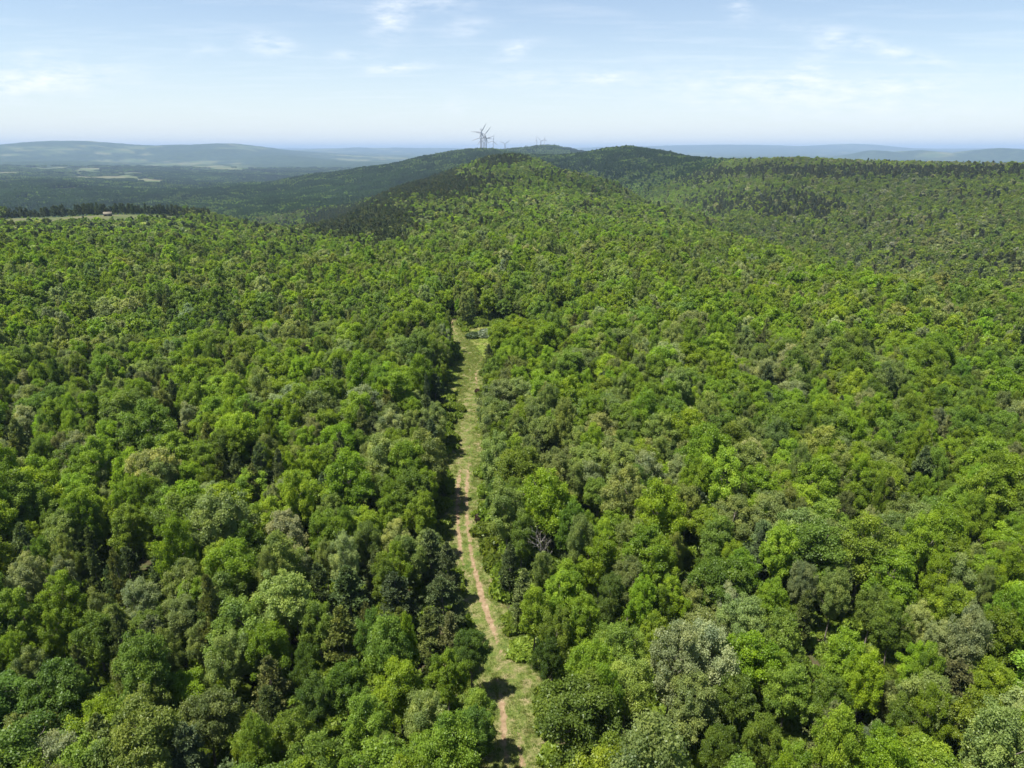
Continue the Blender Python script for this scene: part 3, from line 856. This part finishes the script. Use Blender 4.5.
# understorey shrubs under and between the near trees
ux, uy = jitter_grid(2.1, 15, 290, 48, 12)
m = (track_dist(ux, uy) > TRK_HALF - 0.3 + 1.6 * fnoise(ux, uy, 7, 2, 140) + 0.4) & (clearing(ux, uy) > 0.95) & (rng.random(len(ux)) < 0.9)
ux, uy = ux[m], uy[m]; n = len(ux); us = rng.uniform(0.8, 2.2, n)
ucol = np.array(PAL['M']) * np.array([0.9, 0.9, 0.9]) * rng.uniform(0.7, 1.3, (n, 1)) + rng.random((n, 1)) * np.array([0.04, 0.035, 0.005])
parts.append((np.stack([ux, uy, height(ux, uy)], 1), np.array(IDX['sh'])[rng.integers(0, 4, n)], np.stack([us, us, us * rng.uniform(0.8, 1.6, n)], 1), np.stack([ux * 0, ux * 0, rng.uniform(0, 6.28, n)], 1), ucol))
# far groves
gx_, gy_ = jitter_grid(29, 1640, 7300, 46, 13)
gD = np.hypot(gx_, gy_)
fm = fields(gx_, gy_); m = (fm < 0.5) & ~((gD > 6300) & (rng.random(len(gD)) < (gD - 6300) / 1000))
gx_, gy_, gD = gx_[m], gy_[m], gD[m]; gzz = height(gx_, gy_); n = len(gx_)
e = 6.0
nx = -(height(gx_ + e, gy_) - height(gx_ - e, gy_)) / (2 * e); ny = -(height(gx_, gy_ + e) - height(gx_, gy_ - e)) / (2 * e)
kg = kinds_for(gx_, gy_, gzz); pc = np.isin(kg, ['P', 'C'])
darkz = fnoise(gx_, gy_, 420, 4, 77) > 0.12
pc = pc | (darkz & (rng.random(n) < 0.7))
gi = np.where(pc, np.array(IDX['gc'])[rng.integers(0, 3, n)], np.array(IDX['gb'])[rng.integers(0, 4, n)])
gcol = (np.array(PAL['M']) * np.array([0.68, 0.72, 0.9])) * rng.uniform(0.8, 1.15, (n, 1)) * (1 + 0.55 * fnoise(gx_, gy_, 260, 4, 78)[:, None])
gs = rng.uniform(0.95, 1.1, n)
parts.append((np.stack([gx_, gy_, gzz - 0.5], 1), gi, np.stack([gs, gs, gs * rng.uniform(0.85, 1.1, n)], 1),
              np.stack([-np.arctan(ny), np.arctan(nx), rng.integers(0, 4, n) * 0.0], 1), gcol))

PT = [np.concatenate([p[i] for p in parts]) for i in range(5)]
print('forest instances', len(PT[0]), 'single trees', len(single), 'broad', nb, 'con', nc)
src_col = bpy.data.collections.new('forest_sources')
for i, me_ in enumerate(protos):
    o_ = bpy.data.objects.new('source_%03d' % i, me_); src_col.objects.link(o_)

def scatter(name, P, idx, scl, rot, col, collection):
    me = bpy.data.meshes.new(name); me.vertices.add(len(P)); me.vertices.foreach_set('co', P.ravel().astype(np.float32))
    a = me.attributes.new('idx', 'INT', 'POINT'); a.data.foreach_set('value', idx.astype(np.int32))
    a = me.attributes.new('scl', 'FLOAT_VECTOR', 'POINT'); a.data.foreach_set('vector', scl.ravel().astype(np.float32))
    a = me.attributes.new('rot', 'FLOAT_VECTOR', 'POINT'); a.data.foreach_set('vector', rot.ravel().astype(np.float32))
    a = me.attributes.new('leafcol', 'FLOAT_COLOR', 'POINT'); a.data.foreach_set('color', np.concatenate([col, np.ones((len(col), 1))], 1).ravel().astype(np.float32))
    o = link(name, me)
    ng = bpy.data.node_groups.new(name + '_scatter', 'GeometryNodeTree')
    ng.interface.new_socket('Geometry', in_out='INPUT', socket_type='NodeSocketGeometry')
    ng.interface.new_socket('Geometry', in_out='OUTPUT', socket_type='NodeSocketGeometry')
    gi_ = ng.nodes.new('NodeGroupInput'); go_ = ng.nodes.new('NodeGroupOutput')
    ci = ng.nodes.new('GeometryNodeCollectionInfo'); ci.inputs['Collection'].default_value = collection
    ci.inputs['Separate Children'].default_value = True; ci.inputs['Reset Children'].default_value = True
    ip = ng.nodes.new('GeometryNodeInstanceOnPoints'); ip.inputs['Pick Instance'].default_value = True
    def na_(nm, dt):
        q = ng.nodes.new('GeometryNodeInputNamedAttribute'); q.data_type = dt; q.inputs['Name'].default_value = nm; return q.outputs['Attribute']
    L = ng.links.new
    L(gi_.outputs[0], ip.inputs['Points']); L(ci.outputs[0], ip.inputs['Instance'])
    L(na_('idx', 'INT'), ip.inputs['Instance Index']); L(na_('scl', 'FLOAT_VECTOR'), ip.inputs['Scale'])
    er = ng.nodes.new('FunctionNodeEulerToRotation'); L(na_('rot', 'FLOAT_VECTOR'), er.inputs[0]); L(er.outputs[0], ip.inputs['Rotation'])
    L(ip.outputs[0], go_.inputs[0])
    mod = o.modifiers.new('scatter', 'NODES'); mod.node_group = ng
    return o
forest = scatter('forest', *PT, src_col)
tag(forest, 'unbroken spring forest covering the ridges and valleys', 'forest', None, 'stuff')

# grass tufts on track verge and clearings
def tuft(seed):
    r = np.random.default_rng(seed); m = MB(); n = 26
    p = np.concatenate([r.normal(size=(n, 2)) * 0.16, np.zeros((n, 1))], 1); d = unit(np.concatenate([r.normal(size=(n, 2)) * 0.5, np.ones((n, 1))], 1))
    L_ = r.uniform(0.12, 0.38, (n, 1)); t = unit(np.cross(d, r.normal(size=(n, 3)))) * 0.02
    v = np.stack([p - t, p + t, p + d * L_ + t * 0.2, p + d * L_ - t * 0.2], 1)
    m.add(v.reshape(-1, 3), np.arange(4 * n).reshape(n, 4), np.clip(r.normal(0.5, 0.2, n), 0, 1)); return m.mesh('p', [M_LEAF])
tcol = bpy.data.collections.new('tuft_sources')
for i in range(3): tcol.objects.link(bpy.data.objects.new('tuft_%d' % i, tuft(700 + i)))
i_ = rng.integers(0, len(trk), 9000); u_ = rng.uniform(-TRK_HALF - 1.2, TRK_HALF + 1.2, 9000)
wear = kl[i_] * np.exp(-((u_ + 1.0) / 0.5) ** 2) + kr[i_] * np.exp(-((u_ - .65) / 0.5) ** 2)
m = rng.random(len(i_)) > wear * 1.5 + 0.15; m &= rng.random(len(i_)) < 0.25 + 0.75 * (np.abs(u_) / 3.2) ** 2 + 0.5 * (fnoise(trk_s[i_], u_, 3, 2, 4) > 0)
tp = trk[i_[m]] + nrm2[i_[m]] * u_[m][:, None]
cxs = []
for cx, cy, ax, ay in CLEAR:
    a_ = rng.uniform(-1.1, 1.1, (900, 2)) * np.array([ax, ay]) + np.array([cx, cy]); cxs.append(a_[clearing(a_[:, 0], a_[:, 1]) < 1.02])
tp = np.concatenate([tp] + cxs)
n = len(tp); ts = rng.uniform(0.6, 1.5, n)
gmix = rng.random((n, 1)); gcolr = np.array((0.16, 0.24, 0.04)) * (1 - gmix) + np.array((0.27, 0.27, 0.11)) * gmix
gr = scatter('grass_tufts', np.stack([tp[:, 0], tp[:, 1], height(tp[:, 0], tp[:, 1]) + 0.05], 1), rng.integers(0, 3, n), np.stack([ts, ts, ts], 1),
             np.stack([np.zeros(n), np.zeros(n), rng.uniform(0, 6.28, n)], 1), gcolr, tcol)
tag(gr, 'tufts of grass along the track and in the clearings', 'grass', None, 'stuff')

# ---------------------------------------------------------------- low shrubs and brush piles beside the track
sh_me = [shrub(800 + i, 5200, 0.42, 0.6) for i in range(3)]
sh_me = [(a_.mesh('shrub_leaves', [M_LEAF]), b_.mesh('shrub_stems', [M_BARK])) for a_, b_ in sh_me]
def put_shrub(name, px_, R_, hz, colr, label, grp, v):
    x, y = px_
    root = empty(name, (x, y, h1(x, y))); root.scale = (R_, R_ * 0.8, hz); root.rotation_euler = (0, 0, random.uniform(-.3, .3))
    a_, b_ = sh_me[v]
    link('foliage', a_, root)['leafcol'] = colr; link('stem', b_, root)
    tag(root, label, 'shrub', grp)
put_shrub('shrub', on_plane(472, 337), 3.4, 2.2, [0.075, 0.11, 0.05], 'low dark green shrub at the back left of the far clearing', 'shrubs round the far clearing', 0)
put_shrub('shrub', on_plane(488, 336), 4.0, 3.4, [0.20, 0.24, 0.16], 'silvery grey-green shrub at the back middle of the far clearing', 'shrubs round the far clearing', 1)
put_shrub('shrub', on_plane(503, 337), 4.4, 3.6, [0.19, 0.24, 0.165], 'wide silvery shrub at the back right of the far clearing', 'shrubs round the far clearing', 2)
put_shrub('shrub', on_plane(104, 308), 3.2, 2.6, [0.15, 0.17, 0.11], 'silvery shrub in the small clearing in the left forest', 'shrubs round the far clearing', 1)
put_shrub('dead_shrub', on_plane(480, 520), 1.5, 1.7, [0.055, 0.036, 0.026], 'dark brown dead shrub on the right verge of the track', 'dead shrubs beside the track', 0)
put_shrub('dead_shrub', on_plane(481, 394), 1.7, 1.8, [0.06, 0.035, 0.026], 'reddish-brown dead shrub where the track narrows before the clearing', 'dead shrubs beside the track', 2)

# ---------------------------------------------------------------- small house on the hilltop pasture
def box(mb, lo, hi):
    x0, y0, z0 = lo; x1, y1, z1 = hi
    v = [(x0, y0, z0), (x1, y0, z0), (x1, y1, z0), (x0, y1, z0), (x0, y0, z1), (x1, y0, z1), (x1, y1, z1), (x0, y1, z1)]
    mb.add(v, [(0, 3, 2, 1), (4, 5, 6, 7), (0, 1, 5, 4), (1, 2, 6, 5), (2, 3, 7, 6), (3, 0, 4, 7)])
def bx(*bs):
    m = MB()
    for lo, hi in bs: box(m, lo, hi)
    return m
M_WALL = simple('brown_boards', (0.12, 0.085, 0.06), 0.8); M_ROOF = simple('pale_roof', (0.13, 0.115, 0.08), 0.95, 0.1)
M_GLASS = simple('window_glass', (0.05, 0.06, 0.07), 0.1, 0.1); M_DOOR = simple('door_paint', (0.3, 0.27, 0.22), 0.6)
x, y = at_pixel(108, 216, 700, 1300)
house = empty('house', (x, y, h1(x, y))); house.scale = (0.72, 0.72, 0.8); house.rotation_euler = (0, 0, math.radians(28))
wb = MB(); Lh, Wh, Hh, Rh = 5.5, 3.8, 3.0, 2.4
wb.add([(-Lh, -Wh, -1), (Lh, -Wh, -1), (Lh, Wh, -1), (-Lh, Wh, -1), (-Lh, -Wh, Hh), (Lh, -Wh, Hh), (Lh, Wh, Hh), (-Lh, Wh, Hh)],
       [(0, 1, 5, 4), (1, 2, 6, 5), (2, 3, 7, 6), (3, 0, 4, 7), (0, 3, 2, 1)])
wb.add([(-Lh, -Wh, Hh), (-Lh, Wh, Hh), (-Lh, 0, Hh + Rh - 0.1), (Lh, -Wh, Hh), (Lh, Wh, Hh), (Lh, 0, Hh + Rh - 0.1)], [(0, 2, 1), (3, 4, 5)])
link('wall', wb.mesh('wall', [M_WALL]), house)
rf = MB()
for s in (-1, 1):
    a0 = (0, Hh + Rh); a1 = (s * (Wh + 0.6), Hh - 0.25)
    v = [(-Lh - .5, a0[0], a0[1]), (Lh + .5, a0[0], a0[1]), (Lh + .5, a1[0], a1[1]), (-Lh - .5, a1[0], a1[1])]
    v += [(p[0], p[1], p[2] + 0.18) for p in v]
    rf.add(v, [(0, 1, 2, 3), (4, 7, 6, 5), (0, 4, 5, 1), (1, 5, 6, 2), (2, 6, 7, 3), (3, 7, 4, 0)])
roof = link('roof', rf.mesh('roof', [M_ROOF]), house)
link('chimney', bx(((2.2, 0.4, 4.4), (3.0, 1.2, 6.3))).mesh('chimney', [M_WALL]), roof)
link('door', bx(((-0.5, -Wh - 0.06, 0), (0.5, -Wh - 0.003, 2.1))).mesh('door', [M_DOOR]), house)
for wx in (-3.4, 2.2): link('window', bx(((wx, -Wh - 0.05, 0.9), (wx + 1.3, -Wh - 0.003, 2.1))).mesh('window', [M_GLASS]), house)
tag(house, 'small brown cabin with a pale pitched roof on the hilltop pasture', 'house')

# ---------------------------------------------------------------- wind turbines
M_TURB = simple('turbine_paint', (0.27, 0.28, 0.31), 0.5, 0.05, 0.1)  # grey kept dark: the turbines' backlit shade is put into the colour
def lathe(mb, prof, n=16, axis='z', off=(0, 0, 0)):
    v = []
    for r_, z_ in prof:
        for k in range(n):
            a_ = 2 * math.pi * k / n
            p = (r_ * math.cos(a_), r_ * math.sin(a_), z_)
            if axis == 'y': p = (p[0], p[2], p[1])
            v.append((p[0] + off[0], p[1] + off[1], p[2] + off[2]))
    f = [(i * n + k, i * n + (k + 1) % n, (i + 1) * n + (k + 1) % n, (i + 1) * n + k) for i in range(len(prof) - 1) for k in range(n)]
    mb.add(v, f)
def turbine_master(HH=80.0, BL=45.0):
    root = empty('wind_turbine', (0, 0, 0))
    m = MB(); lathe(m, [(2.6, -3), (2.5, 0), (1.6, HH - 2), (1.55, HH - 1.6), (0.01, HH - 1.55)]); link('tower', m.mesh('tower', [M_TURB], True), root)
    m = MB(); lathe(m, [(0.05, -5), (1.7, -4.6), (2.0, -1), (2.0, 4), (1.5, 6.5), (0.05, 6.8)], 12, 'y', (0, 0, HH)); link('nacelle', m.mesh('nacelle', [M_TURB], True), root)
    m = MB(); lathe(m, [(0.02, -7.6), (0.9, -7.0), (1.5, -5.9), (1.5, -5.0), (0.1, -4.9)], 12, 'y', (0, 0, HH)); hub = link('hub', m.mesh('hub', [M_TURB], True), root)
    # blade: along +z from the hub axis
    ts = np.linspace(0, 1, 14); v = []
    for t in ts:
        ch = np.interp(t, [0, .05, .2, .6, 1], [2.0, 2.3, 4.4, 2.9, 0.9]); th_ = np.interp(t, [0, .05, .2, 1], [1.7, 1.6, 0.8, 0.12]); tw = math.radians(np.interp(t, [0, .2, 1], [20, 14, 2]))
        for a_ in np.linspace(0, 2 * math.pi, 10, endpoint=False):
            xx = math.cos(a_) * ch / 2 + (0.2 * ch if t > .1 else 0); yy = math.sin(a_) * th_ / 2
            v.append((xx * math.cos(tw) - yy * math.sin(tw), xx * math.sin(tw) + yy * math.cos(tw), 0.8 + t * BL))
    f = [(i * 10 + k, i * 10 + (k + 1) % 10, (i + 1) * 10 + (k + 1) % 10, (i + 1) * 10 + k) for i in range(13) for k in range(10)]
    m = MB(); m.add(v, f); bm_ = m.mesh('blade', [M_TURB], True)
    for k in range(3):
        b_ = link('blade', bm_, root); b_.location = (0, -6.0, HH); b_.rotation_euler = (0, 2 * math.pi * k / 3, 0)
    return root
def place_turbine(first, col_, D_, hub_row, phase, yaw, label, tiny=False):
    if first is None: root = turbine_master()
    else:
        root = first.copy(); C.objects.link(root)
        for ch in list(first.children):
            c_ = ch.copy(); C.objects.link(c_); c_.parent = root
    r_ = ray(col_, hub_row); hh = math.hypot(r_[0], r_[1]); x, y = r_[0] / hh * D_, r_[1] / hh * D_; zh = CAM_Z + r_[2] / hh * D_
    g = h1(x, y); s = (zh - g) / 80.0
    print('turbine', col_, D_, 'hub height', round(zh - g, 1))
    root.location = (x, y, g); root.scale = (s, s, s); root.rotation_euler = (0, 0, math.radians(yaw))
    k = 0
    for ch in root.children:
        if ch.name.startswith('blade'):
            ch.rotation_euler = (0, math.radians(phase + 120 * k), 0); k += 1
    tag(root, label, 'wind turbine', 'wind turbines on the ridge line')
    return root
t0 = place_turbine(None, 481.2, 2950, 132.2, -88, -5, 'tallest wind turbine, leftmost on the central summit, a blade pointing left')
place_turbine(t0, 484.8, 3050, 134.2, 40, 8, 'wind turbine just right of the tallest one on the central summit')
place_turbine(t0, 480.4, 3500, 138.0, 15, -30, 'lower wind turbine half hidden behind the tallest one')
place_turbine(t0, 483.0, 3250, 137.2, -20, 15, 'wind turbine standing in the middle of the central summit cluster')
place_turbine(t0, 486.3, 3700, 138.5, 75, -20, 'lower wind turbine behind the second one from the left')
place_turbine(t0, 493.2, 4300, 141.0, 10, -10, 'faint wind turbine standing alone to the right of the summit cluster')
place_turbine(t0, 504.8, 5200, 143.8, 55, 20, 'tiny faint wind turbine in the gap between the two summits')
place_turbine(t0, 536.7, 5000, 140.5, 0, -60, 'left one of the three wind turbines on the second summit')
place_turbine(t0, 541.0, 5100, 140.8, -45, -10, 'middle one of the three wind turbines on the second summit')
place_turbine(t0, 544.5, 4800, 139.6, 5, 10, 'right one of the three wind turbines on the second summit')

# ---------------------------------------------------------------- haze
hz = MB(); box(hz, (-44000, -44000, float(gz.min()) - 1.0), (44000, 44000, max(float(gz.max()), 190.0) + 8.0))
M_HAZE, nt = new_mat('haze')
pv = nd(nt, 'ShaderNodeVolumePrincipled'); pv.inputs['Color'].default_value = (0.41, 0.57, 0.79, 1); pv.inputs['Density'].default_value = 6.4e-5
pv.inputs['Anisotropy'].default_value = 0.0
o = nd(nt, 'ShaderNodeOutputMaterial'); nt.links.new(pv.outputs[0], o.inputs['Volume'])
o = link('haze', hz.mesh('haze', [M_HAZE])); tag(o, 'thin blue haze over the distant hills', 'haze', None, 'stuff')

# ---------------------------------------------------------------- sky with cirrus
w = bpy.data.worlds.new('World'); scene.world = w; w.use_nodes = True; nt = w.node_tree; nt.nodes.clear()
sky = nt.nodes.new('ShaderNodeTexSky'); sky.sky_type = 'NISHITA'; sky.sun_disc = False; sky.sun_elevation = SUN_EL; sky.sun_rotation = SUN_AZ
sky.air_density = 1.0; sky.dust_density = 0.6; sky.ozone_density = 1.6; sky.altitude = 400
tc = nt.nodes.new('ShaderNodeTexCoord'); sep = nt.nodes.new('ShaderNodeSeparateXYZ'); nt.links.new(tc.outputs['Generated'], sep.inputs[0])
dx, dy, dz = sep.outputs
zz = mth(nt, 'ADD', mth(nt, 'MAXIMUM', dz, 0.0), 0.035)
cmb = nt.nodes.new('ShaderNodeCombineXYZ')
nt.links.new(mth(nt, 'DIVIDE', dx, zz), cmb.inputs[0]); nt.links.new(mth(nt, 'DIVIDE', dy, zz), cmb.inputs[1])
mp = nt.nodes.new('ShaderNodeMapping'); mp.inputs['Rotation'].default_value = (0, 0, 0.5); mp.inputs['Scale'].default_value = (0.55, 1.5, 1)
nt.links.new(cmb.outputs[0], mp.inputs['Vector'])
n1 = noise(nt, mp.outputs[0], 1.6, 9, 0.62)
# placed wisps: azimuth (x/y) and elevation (z/y) windows of the sky
az = mth(nt, 'DIVIDE', dx, mth(nt, 'MAXIMUM', dy, 0.01)); el = mth(nt, 'DIVIDE', dz, mth(nt, 'MAXIMUM', dy, 0.01))
cv = nt.nodes.new('ShaderNodeCombineXYZ'); nt.links.new(az, cv.inputs[0]); nt.links.new(el, cv.inputs[1])
wn = nt.nodes.new('ShaderNodeTexNoise'); wn.inputs['Scale'].default_value = 38; wn.inputs['Detail'].default_value = 6; wn.inputs['Roughness'].default_value = 0.65
mp2 = nt.nodes.new('ShaderNodeMapping'); mp2.inputs['Scale'].default_value = (0.6, 2.2, 1); nt.links.new(cv.outputs[0], mp2.inputs['Vector']); nt.links.new(mp2.outputs[0], wn.inputs['Vector'])
WISPS = [(25, 82, 75, 11, .7, 4), (390, 14, 20, 17, .5, 35), (270, 45, 20, 8, .6, -10), (515, 50, 14, 6, .5, 20), (398, 68, 26, 4, .55, 5), (455, 104, 8, 7, .35, 0), (350, 56, 18, 4, .35, 0),
         (800, 94, 140, 17, .45, -4), (880, 48, 75, 6, .4, -12), (740, 8, 12, 9, .35, -40), (607, 77, 12, 4, .45, 0), (440, 5, 26, 6, .3, 0), (205, 50, 16, 5, .25, 0), (905, 84, 60, 7, .25, 0), (465, 28, 22, 8, .25, 10), (810, 65, 30, 12, .3, 50), (540, 80, 50, 7, .25, 0), (40, 55, 25, 6, .2, 0)]
acc = None
for cx, cy, ax, ay, s, rotd in WISPS:
    r_ = ray(cx, cy); ca, ce = r_[0] / r_[1], r_[2] / r_[1]
    k1 = F * 0.93
    u = mth(nt, 'SUBTRACT', az, ca); v = mth(nt, 'SUBTRACT', el, ce)
    cr, sr = math.cos(math.radians(rotd)), math.sin(math.radians(rotd))
    p = mth(nt, 'MULTIPLY', mth(nt, 'ADD', mth(nt, 'MULTIPLY', u, cr), mth(nt, 'MULTIPLY', v, sr)), k1 / ax)
    q = mth(nt, 'MULTIPLY', mth(nt, 'SUBTRACT', mth(nt, 'MULTIPLY', v, cr), mth(nt, 'MULTIPLY', u, sr)), k1 / ay)
    g = mth(nt, 'POWER', 2.718, mth(nt, 'MULTIPLY', mth(nt, 'ADD', mth(nt, 'MULTIPLY', p, p), mth(nt, 'MULTIPLY', q, q)), -1.0))
    g = mth(nt, 'MULTIPLY', g, s)
    acc = g if acc is None else mth(nt, 'ADD', acc, g)
acc = mth(nt, 'MULTIPLY', acc, mth(nt, 'MULTIPLY', mth(nt, 'SUBTRACT', wn.outputs[0], 0.38), 4.4), True)
gen = mth(nt, 'MULTIPLY', mth(nt, 'SUBTRACT', n1, 0.50), 1.3, True)
veil = mth(nt, 'POWER', 2.718, mth(nt, 'MULTIPLY', mth(nt, 'MAXIMUM', el, 0.0), -9.0))
k = mth(nt, 'ADD', mth(nt, 'ADD', mth(nt, 'MULTIPLY', gen, 0.55), mth(nt, 'MULTIPLY', acc, 1.0)), mth(nt, 'MULTIPLY', veil, 0.64), True)
CLOUD = (6.9, 7.3, 7.8)
c = mixc(nt, k, sky.outputs[0], CLOUD)
bg = nt.nodes.new('ShaderNodeBackground'); bg.inputs['Strength'].default_value = 0.0605; nt.links.new(c, bg.inputs['Color'])
wo = nt.nodes.new('ShaderNodeOutputWorld'); nt.links.new(bg.outputs[0], wo.inputs['Surface'])

sl = bpy.data.lights.new('sun', 'SUN'); sl.energy = 4.5; sl.angle = math.radians(0.5); sl.color = (1.0, 0.95, 0.87)
so = bpy.data.objects.new('sun', sl); C.objects.link(so)
sd = Vector((math.sin(SUN_AZ) * math.cos(SUN_EL), math.cos(SUN_AZ) * math.cos(SUN_EL), math.sin(SUN_EL)))
so.rotation_euler = sd.to_track_quat('Z', 'Y').to_euler()

# ---------------------------------------------------------------- camera and render
cd = bpy.data.cameras.new('camera'); cd.sensor_width = 36; cd.lens = 36 * F / W; cd.clip_end = 120000; cd.clip_start = 0.5
co = bpy.data.objects.new('camera', cd); C.objects.link(co); co.location = (0, 0, CAM_Z); co.rotation_euler = (math.pi / 2 - PITCH, 0, 0)
scene.camera = co
vs = scene.view_settings; vs.view_transform = 'Standard'; vs.look = 'None'; vs.exposure = 1.34; vs.gamma = 1
cy = scene.cycles; cy.max_bounces = 6; cy.diffuse_bounces = 4; cy.glossy_bounces = 2; cy.transmission_bounces = 3; cy.volume_bounces = 0; cy.transparent_max_bounces = 6
cy.use_denoising = True; cy.denoiser = 'OPENIMAGEDENOISE'; cy.denoising_input_passes = 'RGB_ALBEDO_NORMAL'; cy.denoising_prefilter = 'ACCURATE'
